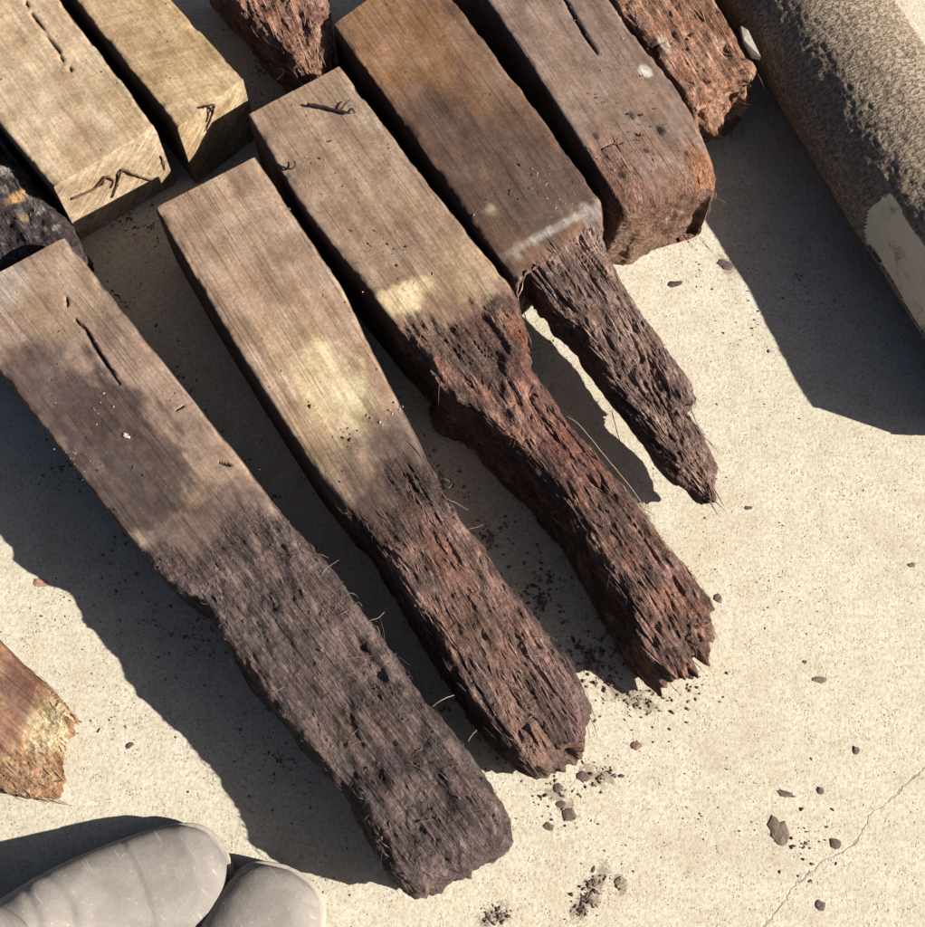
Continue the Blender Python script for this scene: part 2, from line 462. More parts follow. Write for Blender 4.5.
def timber(name, label, L, R, top, bot, rad, dec, colour, seed, N=360, M=180, lump=0.006, fib=0.004, crumb=0.002,
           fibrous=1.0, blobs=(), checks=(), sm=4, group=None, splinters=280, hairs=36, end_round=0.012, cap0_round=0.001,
           decay_noise=0.28, split=True, spl_len=(0.008, 0.030), cat='timber post', extra=None, lean=((0, 0), (1, 0)), saw=0.12, grain=0.8, sides=0.85, rag=0.0, parts=('sawn_section', 'rotten_section')):
    h0 = top[0][1]
    u = np.linspace(0, 1, N)
    zt = ctrl(top, u); zb = ctrl(bot, u); rr = ctrl(rad, u); dc = ctrl(dec, u)
    def edge(pts):
        px = resample(pts, N)
        # z-dependent survey: unproject each edge pixel at the local top height
        wpt = np.array([P(a, b, z)[:2] for (a, b), z in zip(px, zt)])
        return smooth1(wpt, sm)
    Lw, Rw = edge(L), edge(R)
    cen = (Lw+Rw)/2; lat = Rw-Lw; wd = np.linalg.norm(lat, axis=1)/2; lat = lat/(2*wd[:, None])
    axis2 = cen[-1]-cen[0]; axis2 = axis2/np.linalg.norm(axis2)
    along = np.r_[0, np.cumsum(np.linalg.norm(np.diff(cen, axis=0), axis=1))]
    rings = []
    def ring(i, s=1.0, push=0.0):
        X, Z = rounded_section(wd[i], zb[i], zt[i], rr[i], M)
        zc = (zt[i]+zb[i])/2
        X = X*s; Z = zc+(Z-zc)*s
        p = np.stack([cen[i, 0]+lat[i, 0]*X+axis2[0]*push, cen[i, 1]+lat[i, 1]*X+axis2[1]*push, Z], 1)
        l = np.stack([np.full(M, along[i]+push), X, Z], 1)
        return p, l, np.full(M, u[i])
    caps = [0.02, 0.12, 0.25, 0.4, 0.55, 0.7, 0.84, 0.94, 0.985]
    for s in caps: rings.append(ring(0, s, -cap0_round*math.sqrt(max(0, 1-s*s))))
    for i in range(N): rings.append(ring(i))
    for s in reversed(caps): rings.append(ring(N-1, s, end_round*math.sqrt(max(0, 1-s*s))))
    NR = len(rings)
    Pn = np.stack([r[0] for r in rings]); Lc = np.stack([r[1] for r in rings]); U = np.stack([r[2] for r in rings])
    # normals by finite differences
    du = np.gradient(Pn, axis=0); ds = (np.roll(Pn, -1, 1)-np.roll(Pn, 1, 1))/2
    nr = np.cross(du, ds); ln = np.linalg.norm(nr, axis=2, keepdims=True); nr = nr/np.maximum(ln, 1e-9)
    cen3 = np.stack([np.interp(U[:, 0], u, cen[:, 0]), np.interp(U[:, 0], u, cen[:, 1]), np.interp(U[:, 0], u, (zt+zb)/2)], 1)
    if np.sum((Pn-cen3[:, None, :])*nr) < 0: nr = -nr
    V = Pn.reshape(-1, 3); Lf = Lc.reshape(-1, 3); Uf = U.ravel(); Nf = nr.reshape(-1, 3)
    off = seed*3.37
    perp2 = np.array([axis2[1], -axis2[0]])
    Ls = np.stack([(V[:, :2]-cen[0])@axis2, (V[:, :2]-cen[0])@perp2, V[:, 2]], 1)   # straight along the grain
    q = Ls+off
    # decay mask
    d0 = np.interp(Uf, u, dc)
    dn = fbm(q*np.array([14, 26, 26]), seed, 4)
    D = sstep(0.25, 0.75, d0+decay_noise*dn*2*(np.minimum(d0, 1-d0)*2+0.15))
    D = np.where(d0 < 0.01, 0, D)
    # displacement
    warp = 0.012*fbm(q*np.array([9, 30, 30]), seed+20, 2)[:, None]*np.array([0, 1, 1])
    fq = (q+warp)*np.array([24/fibrous, 180, 180])
    gq = (q+warp)*np.array([13/fibrous, 80, 80])
    groove = np.maximum(0, ridge(gq, seed+21, 1)-0.62)/0.38
    disp = D*(lump*fbm(q*np.array([16, 34, 34]), seed+1, 3) + 0.42*fib*(ridge(fq, seed+2, 3)-0.35) + 0.6*crumb*fbm(q*np.array([90, 260, 260]), seed+3, 3)
              - fib*0.7*min(1.2, fibrous)*groove**2*sstep(-0.3, 0.3, fbm(q*np.array([20, 40, 40]), seed+50, 2))
              + lump*0.45*fbm(q*np.array([26, 60, 60]), seed+51, 3)
              + lump*(0.3 if fibrous > 0.6 else 0.0)*np.minimum(0, fbm(q*np.array([24, 55, 55]), seed+8, 2)+0.12)*2)
    # sound timber: faint unevenness and chipped arrises
    disp += (1-D)*0.0006*fbm(q*np.array([20, 60, 60]), seed+4, 3)
    edge_d = np.abs(np.abs(Lf[:, 1])-np.interp(Uf, u, wd))
    topd = np.abs(Lf[:, 2]-np.interp(Uf, u, zt))
    ar = np.exp(-((edge_d+topd)/0.005)**2)
    disp -= (1-D)*ar*0.0046*np.maximum(0, fbm(q*np.array([55, 55, 55]), seed+5, 3)+0.15)
    V = V+Nf*disp[:, None]
    if rag:
        jut = fbm(np.stack([np.zeros(len(q)), q[:, 1]*70, q[:, 2]*45], 1)+seed, seed+60, 3)
        V[:, :2] += axis2*(rag*1.6*jut*sstep(0.90, 1.0, Uf))[:, None]
    ln0 = ctrl(lean, Uf); zt_v = np.interp(Uf, u, zt)
    lf_w = sstep(0.35, -0.9, Lf[:, 1]/np.maximum(np.interp(Uf, u, wd), 1e-4))
    sh = ln0*np.clip(zt_v-Lf[:, 2], 0, 1)*lf_w
    V[:, 0] -= np.interp(Uf, u, lat[:, 0])*sh; V[:, 1] -= np.interp(Uf, u, lat[:, 1])*sh
    if extra is not None: V = extra(V, Lf, Uf, D)
    V[:, 2] = np.maximum(V[:, 2], 0.0005)
    # drying checks: a real groove plus attribute for its dirt-filled bottom
    chk = np.zeros(len(V))
    up = Nf[:, 2] > 0.3
    for pts, wdt in checks:
        pw = [np.array(P(a, b, h0)[:2]) for a, b in pts]
        dist = np.full(len(V), 9.0)
        tt = np.zeros(len(V))
        nseg = len(pw)-1
        for k in range(nseg):
            a, b_ = pw[k], pw[k+1]; ab = b_-a
            t = np.clip(((V[:, :2]-a)@ab)/(ab@ab), 0, 1)
            dd = np.linalg.norm(V[:, :2]-(a+t[:, None]*ab), axis=1)
            better = dd < dist; dist = np.where(better, dd, dist); tt = np.where(better, (k+t)/nseg, tt)
        wl = wdt*np.clip(np.sin(np.pi*np.clip(tt, 0.02, 0.98))**0.6, 0.15, 1)
        c = np.clip(1-dist/(wl*2.2), 0, 1)*up
        chk = np.maximum(chk, c); V[:, 2] -= 0.004*sstep(0.2, 0.8, c)
    # colours
    n1 = fbm(q*np.array([12, 40, 40]), seed+6, 4); n2 = fbm(q*np.array([40, 70, 70]), seed+7, 4)
    fine = fbm(q*np.array([90, 330, 330]), seed+9, 3)
    base, base2, rot, rot2, rot3 = [np.array(c) for c in colour]
    cs = base+(base2-base)*sstep(-0.35, 0.35, n1)[:, None]
    cr = rot+(rot2-rot)*sstep(-0.25, 0.35, n2)[:, None]
    cr = cr+(rot3-cr)*(sstep(0.1, 0.5, fine)*0.6)[:, None]
    Cc = cs+(cr-cs)*D[:, None]
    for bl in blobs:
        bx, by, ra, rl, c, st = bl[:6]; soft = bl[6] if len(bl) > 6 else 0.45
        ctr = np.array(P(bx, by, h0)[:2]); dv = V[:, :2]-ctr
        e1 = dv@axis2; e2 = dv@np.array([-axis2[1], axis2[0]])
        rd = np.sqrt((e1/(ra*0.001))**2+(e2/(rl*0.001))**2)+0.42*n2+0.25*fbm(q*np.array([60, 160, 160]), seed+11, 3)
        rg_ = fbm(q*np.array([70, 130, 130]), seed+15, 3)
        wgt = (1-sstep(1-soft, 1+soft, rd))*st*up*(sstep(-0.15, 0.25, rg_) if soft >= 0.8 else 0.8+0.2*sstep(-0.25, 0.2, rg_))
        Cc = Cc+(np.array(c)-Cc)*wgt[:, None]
    # shade painted into the long sides to darken the gaps; tops and ends skipped
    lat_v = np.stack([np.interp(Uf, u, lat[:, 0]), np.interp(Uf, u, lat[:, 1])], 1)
    soil = sstep(0.55, 0.9, np.abs(np.sum(Nf[:, :2]*lat_v, 1)))*(1-0.5*D)*sides  # mask of the painted side shade, weaker on rotten wood
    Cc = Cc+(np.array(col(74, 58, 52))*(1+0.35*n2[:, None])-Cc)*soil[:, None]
    # faces
    idx = np.arange(NR*M).reshape(NR, M); j = np.roll(idx, -1, 1)
    quads = np.stack([idx[:-1], j[:-1], j[1:], idx[1:]], -1).reshape(-1, 4)
    # orient outward
    a, b_, c_ = V[quads[:, 0]], V[quads[:, 1]], V[quads[:, 2]]
    if np.mean(np.sum(np.cross(b_-a, c_-a)*Nf[quads[:, 0]], 1)) < 0: quads = quads[:, ::-1]
    lo = np.array([cen[:, 0].mean(), cen[:, 1].mean(), 0.0])
    root = empty(name, lo, label, cat, group)
    endg = np.clip((np.abs(Nf[:, :2]@axis2)-0.8)*8, 0, 1)*(1-D)
    Df = D[quads].mean(1)
    def part(pname, sel):
        fs = quads[sel]
        if not len(fs): return None
        used, inv = np.unique(fs, return_inverse=True)
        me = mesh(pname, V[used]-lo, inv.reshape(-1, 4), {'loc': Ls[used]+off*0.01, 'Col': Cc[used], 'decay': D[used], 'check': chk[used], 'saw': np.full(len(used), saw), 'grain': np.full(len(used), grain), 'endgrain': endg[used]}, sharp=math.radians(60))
        o = bpy.data.objects.new(pname, me); C.objects.link(o); me.materials.append(M_WOOD); o.parent = root
        return o
    if split and D.max() > 0.5:
        cut = np.interp(Uf, u, dc)[quads].mean(1)+0.12*fbm((q*np.array([20, 45, 45])), seed+40, 3)[quads].mean(1)
        part(parts[0], cut < 0.45); part(parts[1], cut >= 0.45)
    else:
        part(parts[1] if D.mean() > 0.5 else parts[0], np.ones(len(quads), bool))
    # splinters lifting from the rotten wood
    rng = np.random.default_rng(seed)
    cand = np.where((D > 0.55) & (Nf[:, 2] > -0.15) & (np.repeat(np.arange(NR), M) > 12) & (np.repeat(np.arange(NR), M) < NR-16))[0]
    ax3 = np.array([axis2[0], axis2[1], 0.0])
    if len(cand) and splinters:
        pick = rng.choice(cand, splinters)
        VV, FF, CL = [], [], []
        for vi in pick:
            p = V[vi]; n = Nf[vi]
            dirn = ax3*rng.choice([-1, 1])+rng.normal(0, 0.13/max(0.25, fibrous), 3); dirn -= n*np.dot(dirn, n)*0.8
            dirn /= np.linalg.norm(dirn)
            ln_ = rng.uniform(*spl_len)*(0.5+rng.random()); wv = rng.uniform(0.0003, 0.0011); lift = rng.uniform(-0.0012, 0.0016)
            side = np.cross(dirn, n); side /= max(1e-6, np.linalg.norm(side))
            b0 = len(VV); mid = p+dirn*ln_*0.5+n*(lift*0.4+0.0006)
            VV += [p-n*0.001, mid+side*wv, mid-side*wv, mid+n*wv*0.9, p+dirn*ln_+n*lift]
            FF += [(b0, b0+1, b0+3), (b0, b0+3, b0+2), (b0, b0+2, b0+1), (b0+4, b0+3, b0+1), (b0+4, b0+2, b0+3), (b0+4, b0+1, b0+2)]
            cc = Cc[vi]*rng.uniform(0.7, 1.5); cc = np.clip(cc, 0, 0.6)
            CL += [cc]*5
        VV = np.array(VV); VV[:, 2] = np.maximum(VV[:, 2], 0.0006)
        me = mesh('splinters', VV-lo, FF, {'Col': np.array(CL)}, smooth=False)
        o = bpy.data.objects.new('splinters', me); C.objects.link(o); me.materials.append(M_FIB); o.parent = root
        tag(o, kind='stuff')
    if len(cand) and hairs:
        pick = rng.choice(cand, hairs); paths = []
        for vi in pick:
            p = V[vi]; n = Nf[vi]; dirn = rng.normal(0, 1, 3)+ax3*0.8; dirn -= n*np.dot(dirn, n)*0.75; dirn /= np.linalg.norm(dirn)
            ln_ = rng.uniform(0.006, 0.022); bend = rng.normal(0, 0.5, 3)
            pts = []
            for k in range(5):
                t = k/4
                pts.append(p+dirn*ln_*t+bend*ln_*t*t*0.5+n*(0.003*math.sin(math.pi*min(1, t+0.1))))
            pts = [np.array([a_[0], a_[1], max(a_[2], 0.001)]) for a_ in pts]
            cc = np.clip(Cc[vi]*rng.uniform(1.0, 2.6)+0.01, 0, 0.5)
            paths.append((pts, rng.uniform(0.0002, 0.0004), 0.00012, cc))
        VV, FF, CL = tubes(paths, 3)
        me = mesh('loose_fibres', np.array([tuple(v) for v in VV])-lo, FF, {'Col': CL}, smooth=True)
        o = bpy.data.objects.new('loose_fibres', me); C.objects.link(o); me.materials.append(M_FIB); o.parent = root
        tag(o, kind='stuff')
    return root

H = 0.110
# --- nearest post, lower left
timber('timber_post', 'widest timber post, nearest the boots, dark stained top and black crumbly rotten end',
       L=[(-52, 300), (0, 372), (60, 450), (120, 527), (160, 572), (186, 592), (203, 598), (216, 632), (260, 690), (320, 765), (352, 800), (368, 838), (386, 870), (410, 893)],
       R=[(65, 237), (150, 345), (230, 445), (265, 490), (290, 523), (330, 575), (380, 640), (440, 715), (480, 770), (500, 798), (510, 818), (508, 828)],
       top=[(0, H), (0.5, H), (0.56, H-0.006), (0.97, 0.098), (1, 0.09)], bot=[(0, 0), (1, 0)],
       rad=[(0, .003), (0.45, .004), (0.56, .012), (1, .016)], dec=[(0, 0), (0.40, 0.0), (0.455, 0.5), (0.50, 1), (1, 1)],
       colour=(col(172, 142, 118), col(158, 130, 110), col(80, 66, 62, 1.35), col(106, 86, 78, 1.35), col(142, 118, 104)),
       rag=0.005, seed=11, N=420, M=260, lump=0.008, fib=0.0035, crumb=0.0030, fibrous=0.45, sm=5, splinters=500, hairs=200, spl_len=(0.003, 0.011),
       blobs=[(118, 455, 105, 54, col(82, 66, 61), 0.95, 0.18), (48, 388, 62, 46, col(92, 74, 68), 0.85, 0.25), (150, 490, 40, 40, col(92, 75, 67), 0.7, 0.3), (212, 522, 30, 80, col(112, 91, 80), 0.9, 0.2), (205, 496, 4, 36, col(186, 154, 122), 0.5, 0.85),
              (8, 285, 24, 22, col(196, 178, 158), 0.8, 0.3), (60, 295, 45, 50, col(186, 154, 122), 0.6), (170, 330, 60, 26, col(176, 148, 122), 0.5),
              (240, 455, 40, 20, col(180, 150, 118), 0.5), (345, 735, 22, 12, col(150, 126, 104), 0.6, 0.4)],
       checks=[([(66, 296), (68, 308)], 0.0010), ([(74, 318), (86, 330), (95, 347), (106, 364), (120, 384)], 0.0017), ([(176, 410), (186, 405)], 0.001), ([(218, 462), (232, 466)], 0.0012)])
# --- second post
timber('timber_post', 'timber post with pale yellow worn patch and brown fibrous rotten end, second from the boots',
       L=[(155, 208), (200, 288), (250, 370), (285, 425), (312, 467), (345, 511), (368, 530), (392, 572), (430, 632), (458, 682), (482, 720), (505, 748), (522, 762)],
       R=[(255, 157), (300, 222), (340, 283), (360, 322), (370, 345), (386, 376), (420, 440), (440, 490), (475, 535), (510, 585), (550, 635), (578, 672), (592, 705), (588, 725)],
       top=[(0, H), (0.5, H), (0.62, H-0.004), (1, 0.088)], bot=[(0, 0), (0.8, 0), (1, 0.004)],
       rad=[(0, .003), (0.4, .005), (0.6, .014), (1, .022)], dec=[(0, 0), (0.42, 0.0), (0.5, 0.3), (0.62, 1), (1, 1)],
       colour=(col(190, 156, 126), col(174, 142, 116), col(92, 72, 63, 1.3), col(132, 98, 82, 1.3), col(172, 142, 120)),
       rag=0.010, seed=23, N=400, M=250, lump=0.006, fib=0.0055, crumb=0.0016, fibrous=1.0, splinters=760, hairs=78,
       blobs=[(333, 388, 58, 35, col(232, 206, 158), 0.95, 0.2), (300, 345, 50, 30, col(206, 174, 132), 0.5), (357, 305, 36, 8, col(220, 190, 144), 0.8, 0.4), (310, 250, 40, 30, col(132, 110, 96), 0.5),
              (200, 215, 60, 40, col(176, 148, 120), 0.5), (405, 448, 46, 50, col(92, 74, 64), 0.9, 0.5), (385, 505, 40, 60, col(84, 66, 58), 0.9, 0.5), (330, 470, 30, 40, col(128, 104, 84), 0.7, 0.5), (300, 440, 40, 30, col(178, 150, 110), 0.5),
              (450, 560, 50, 14, col(150, 104, 84), 0.6, 0.5), (530, 640, 90, 16, col(152, 114, 102), 0.6, 0.6), (565, 690, 40, 14, col(140, 110, 102), 0.5, 0.6), (500, 600, 60, 16, col(132, 98, 82), 0.5, 0.5)])
# --- third post
timber('timber_post', 'timber post with dark twig on top and red brown split rotten end, third from boots',
       L=[(248, 115), (300, 204), (342, 258), (385, 312), (402, 334), (428, 360), (437, 386), (448, 394), (474, 410), (512, 441), (545, 474), (582, 526), (606, 575), (632, 616), (650, 655), (664, 676)],
       R=[(340, 66), (430, 185), (480, 246), (515, 290), (526, 332), (528, 350), (527, 366), (560, 405), (600, 455), (640, 505), (680, 555), (708, 590), (716, 615), (714, 632), (697, 645)],
       top=[(0, H), (0.42, H), (0.5, H+0.002), (0.62, 0.10), (0.95, 0.08), (1, 0.065)], bot=[(0, 0), (0.5, 0), (0.6, 0.0), (1, 0.0)],
       lean=[(0, 0), (0.44, 0), (0.6, 0.10), (0.8, 0.15), (1, 0.10)], rad=[(0, .003), (0.36, .004), (0.46, .008), (0.55, .010), (1, .014)], dec=[(0, 0), (0.33, 0.0), (0.385, 0.5), (0.43, 1), (1, 1)],
       colour=(col(174, 143, 114), col(158, 128, 104), col(94, 70, 60, 1.3), col(142, 100, 82, 1.3), col(178, 142, 118)),
       rag=0.022, seed=37, N=420, M=250, lump=0.007, fib=0.0065, crumb=0.0016, fibrous=1.5, sm=3, splinters=680, hairs=90, end_round=0.008,
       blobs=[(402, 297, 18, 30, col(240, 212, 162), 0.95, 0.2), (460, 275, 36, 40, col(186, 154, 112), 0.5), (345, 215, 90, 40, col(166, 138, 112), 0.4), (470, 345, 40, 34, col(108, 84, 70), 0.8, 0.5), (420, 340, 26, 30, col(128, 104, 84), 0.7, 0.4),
              (527, 340, 36, 10, col(176, 112, 78), 0.7), (560, 420, 70, 22, col(142, 92, 76), 0.6, 0.5), (645, 495, 50, 6, col(228, 208, 176), 0.8, 0.4), (360, 110, 40, 14, col(190, 166, 142), 0.5)],
       )
# --- fourth post with the spike
timber('timber_post', 'orange brown timber post with white mouldy rim, rotted to a thin pointed spike',
       L=[(333, 25), (380, 92), (430, 162), (480, 235), (508, 272), (517, 282), (530, 268), (541, 288), (580, 328), (620, 388), (650, 432), (685, 476), (706, 496)],
       R=[(425, -42), (455, 0), (530, 100), (580, 170), (603, 203), (604, 214), (603, 236), (620, 272), (650, 316), (692, 382), (699, 398), (688, 406), (706, 430), (717, 465), (715, 490)],
       lean=[(0, 0), (0.55, 0), (0.62, 0.3), (1, 0.3)], top=[(0, H), (0.50, H), (0.56, H-0.002), (0.62, 0.108), (0.9, 0.075), (1, 0.050)], bot=[(0, 0), (0.47, 0), (0.53, 0.03), (0.60, 0.062), (0.9, 0.040), (1, 0.030)],
       rad=[(0, .003), (0.45, .003), (0.525, .005), (0.62, .016), (1, .018)], dec=[(0, 0), (0.475, 0.0), (0.50, 0.4), (0.535, 1), (1, 1)],
       colour=(col(134, 99, 73), col(112, 85, 67), col(108, 84, 74, 1.3), col(146, 114, 97, 1.3), col(186, 156, 136)),
       rag=0.012, seed=41, N=420, M=230, lump=0.005, fib=0.0065, crumb=0.0012, fibrous=1.8, sm=3, splinters=520, hairs=14, end_round=0.006, decay_noise=0.2,
       blobs=[(400, 40, 80, 50, col(168, 122, 80), 0.6), (375, 60, 40, 20, col(178, 132, 92), 0.5), (440, 120, 44, 34, col(92, 71, 60), 0.75, 0.5), (490, 170, 60, 50, col(92, 72, 61), 0.8, 0.5), (540, 205, 30, 60, col(104, 84, 70), 0.7, 0.5), (500, 60, 60, 30, col(136, 108, 86), 0.5), (560, 175, 40, 40, col(100, 80, 67), 0.7),
              (556, 228, 4.5, 54, col(198, 186, 170), 0.8, 0.7), (592, 210, 14, 16, col(190, 176, 160), 0.85, 0.85), (522, 250, 9, 16, col(186, 172, 154), 0.85, 0.85), (490, 208, 8, 7, col(186, 160, 124), 0.7, 0.85)])
# --- fifth post, upper right
timber('timber_post', 'grey brown timber post with long crack, orange rotted lower end, beside the log shadow',
       L=[(445, -62), (487, 0), (514, 39), (585, 150), (610, 190), (624, 216), (636, 238)],
       R=[(568, -60), (610, 0), (640, 40), (675, 85), (700, 126), (710, 150), (719, 178), (712, 196), (698, 207)],
       top=[(0, H), (0.84, H-0.002), (0.93, 0.096), (1, 0.050)], bot=[(0, 0), (1, 0)],
       lean=[(0, 0), (0.8, 0.05), (1, 0.25)], rad=[(0, .003), (0.6, .004), (0.9, .006), (1, .006)], dec=[(0, 0), (0.55, 0.0), (0.72, 0.35), (0.9, 0.55), (1, 0.8)],
       colour=(col(160, 131, 110), col(146, 118, 101), col(142, 108, 88, 1.1), col(160, 120, 97, 1.1), col(186, 150, 122)),
       rag=0.003, seed=53, N=260, M=190, lump=0.004, fib=0.0026, crumb=0.0016, fibrous=0.7, splinters=50, hairs=3, end_round=0.004, decay_noise=0.4,
       blobs=[(706, 170, 36, 15, col(190, 128, 90), 0.8, 0.5), (640, 95, 30, 20, col(160, 126, 98), 0.6), (645, 70, 9, 6, col(240, 226, 204), 0.95, 0.3), (655, 200, 30, 50, col(142, 98, 78), 0.6), (600, 150, 40, 30, col(150, 112, 90), 0.5),
              (661, 130, 8, 5, col(30, 24, 24), 0.95, 0.3), (632, 115, 6, 4, col(40, 30, 30), 0.9, 0.3), (646, 150, 4, 3, col(36, 28, 28), 0.9, 0.3), (687, 152, 4, 3, col(36, 28, 28), 0.9, 0.3), (596, 135, 5, 3, col(36, 28, 28), 0.9, 0.3), (622, 174, 5, 4, col(36, 28, 28), 0.9, 0.3)],
       checks=[([(560, -10), (572, 12), (586, 36), (601, 57)], 0.0020), ([(600, 148), (612, 142), (625, 142)], 0.0008)])
# --- slab split beside it
timber('timber_slab', 'reddish ragged rotten timber slab lying between the cracked post and the log',
       L=[(572, -62), (614, 0), (646, 42), (680, 86), (698, 120), (704, 132)],
       R=[(676, -62), (716, 0), (732, 26), (742, 46), (757, 68), (752, 80), (734, 92), (728, 104)],
       top=[(0, 0.104), (0.8, 0.100), (0.93, 0.08), (1, 0.045)], bot=[(0, 0), (1, 0)], rad=[(0, .006), (1, .010)], dec=[(0, 1), (1, 1)],
       colour=(col(150, 108, 84), col(140, 100, 80), col(146, 104, 80, 1.2), col(182, 132, 102, 1.2), col(212, 174, 142)),
       rag=0.016, seed=61, N=220, M=150, lump=0.006, fib=0.0055, crumb=0.002, fibrous=0.9, splinters=200, hairs=8, end_round=0.006, split=False, cat='timber slab',
       blobs=[(655, 45, 16, 6, col(60, 46, 46), 0.8, 0.4), (665, 42, 12, 5, col(214, 190, 164), 0.8, 0.4), (640, 20, 20, 16, col(120, 96, 86), 0.5)])
# --- pale sawn posts upper left
timber('sawn_post', 'pale smooth sawn timber post with short crack, its cut end carrying a curly twig',
       L=[(-60, 45), (0, 124), (30, 160), (53, 187)], R=[(20, -58), (60, 0), (100, 52), (130, 92), (155, 127)],
       top=[(0, H), (1, H)], bot=[(0, 0), (1, 0)], rad=[(0, .003), (1, .003)], dec=[(0, 0), (1, 0)],
       colour=(col(212, 182, 144), col(202, 170, 132), col(120, 90, 70), col(120, 90, 70), col(120, 90, 70)),
       saw=0.3, grain=0.3, seed=71, N=200, M=180, splinters=0, hairs=0, end_round=0.0006,
       blobs=[(90, 160, 40, 30, col(178, 146, 108), 0.5), (20, 90, 60, 30, col(210, 186, 150), 0.5), (100, 80, 40, 30, col(206, 180, 142), 0.5), (115, 110, 50, 14, col(184, 150, 108), 0.4)],
       checks=[([(22, -4), (32, 14), (46, 34), (58, 50), (64, 64), (76, 74)], 0.0011)])
timber('sawn_post', 'pale sawn timber post with diagonal saw marks, narrower, right of the cracked pale post',
       L=[(38, -50), (75, 0), (122, 60), (160, 105), (177, 128)], R=[(138, -50), (172, 0), (212, 44), (243, 78)],
       top=[(0, H), (1, H)], bot=[(0, 0), (1, 0)], rad=[(0, .003), (1, .003)], dec=[(0, 0), (1, 0)],
       colour=(col(206, 174, 130), col(194, 160, 118), col(120, 90, 70), col(120, 90, 70), col(120, 90, 70)),
       saw=1.0, grain=0.25, seed=83, N=170, M=160, splinters=0, hairs=0, end_round=0.0006,
       blobs=[(140, 50, 50, 26, col(170, 138, 100), 0.5), (200, 80, 40, 30, col(200, 168, 118), 0.5)])
# --- rotten stub at the top
timber('rotten_stub', 'red brown shaggy rotten timber end at the top edge, above the twig post',
       L=[(196, -55), (235, 0), (258, 28), (280, 54), (300, 74), (310, 80)], R=[(322, -55), (327, 0), (331, 26), (331, 48), (327, 64), (321, 73)],
       top=[(0, 0.105), (1, 0.088)], bot=[(0, 0.0), (1, 0.01)], rad=[(0, .012), (1, .02)], dec=[(0, 1), (1, 1)],
       colour=(col(150, 108, 84), col(140, 100, 80), col(132, 92, 74, 1.2), col(172, 126, 100, 1.2), col(206, 168, 138)),
       rag=0.014, seed=97, N=200, M=150, lump=0.006, fib=0.006, crumb=0.0018, fibrous=0.9, splinters=440, hairs=42, split=False, end_round=0.006, cat='timber')
# --- dark charred block, left edge
timber('charred_block', 'black crumbly charred timber block with pale flecks at the left edge',
       L=[(-105, 120), (-60, 190), (-35, 235), (-20, 265)], R=[(-35, 95), (0, 150), (25, 172), (48, 200), (76, 236)],
       top=[(0, 0.085), (1, 0.08)], bot=[(0, 0), (1, 0)], rad=[(0, .012), (1, .012)], dec=[(0, 1), (1, 1)],
       colour=(col(60, 50, 50), col(60, 50, 50), col(58, 48, 48, 1.1), col(84, 70, 66), col(150, 134, 118)),
       seed=101, N=170, M=170, lump=0.010, fib=0.003, crumb=0.004, fibrous=0.4, splinters=360, hairs=24, spl_len=(0.003, 0.009), split=False, cat='timber',
       blobs=[(16, 195, 6, 12, col(214, 156, 92), 0.95, 0.4), (3, 172, 9, 7, col(206, 190, 170), 0.9, 0.4), (38, 208, 6, 6, col(200, 184, 166), 0.8, 0.4), (55, 225, 4, 5, col(206, 190, 170), 0.8, 0.4), (22, 215, 6, 6, col(176, 140, 100), 0.7)])
# --- broken offcut lower left
timber('broken_offcut', 'short reddish broken wood offcut with yellow splintered end, lying by the boots',
       L=[(-70, 720), (-30, 770), (0, 792), (30, 795), (55, 797)], R=[(-50, 590), (0, 642), (25, 668), (52, 694), (74, 720)],
       top=[(0, 0.034), (0.7, 0.030), (1, 0.014)], bot=[(0, 0), (1, 0)], rad=[(0, .008), (1, .008)], dec=[(0, 0.35), (0.55, 0.4), (0.8, 0.8), (1, 1)],
       colour=(col(172, 124, 94), col(148, 104, 82), col(186, 136, 98), col(200, 156, 112), col(220, 190, 144)),
       rag=0.014, seed=113, N=180, M=190, lump=0.005, fib=0.005, crumb=0.0012, fibrous=1.6, splinters=70, hairs=8, end_round=0.005, cat='wood offcut', split=False, decay_noise=0.3,
       blobs=[(50, 722, 22, 24, col(238, 214, 164), 0.85, 0.6), (30, 742, 16, 24, col(228, 200, 156), 0.8, 0.8), (14, 690, 30, 20, col(116, 82, 74), 0.6), (20, 775, 14, 20, col(150, 112, 84), 0.6)],
       parts=('offcut_body', 'offcut_body'))

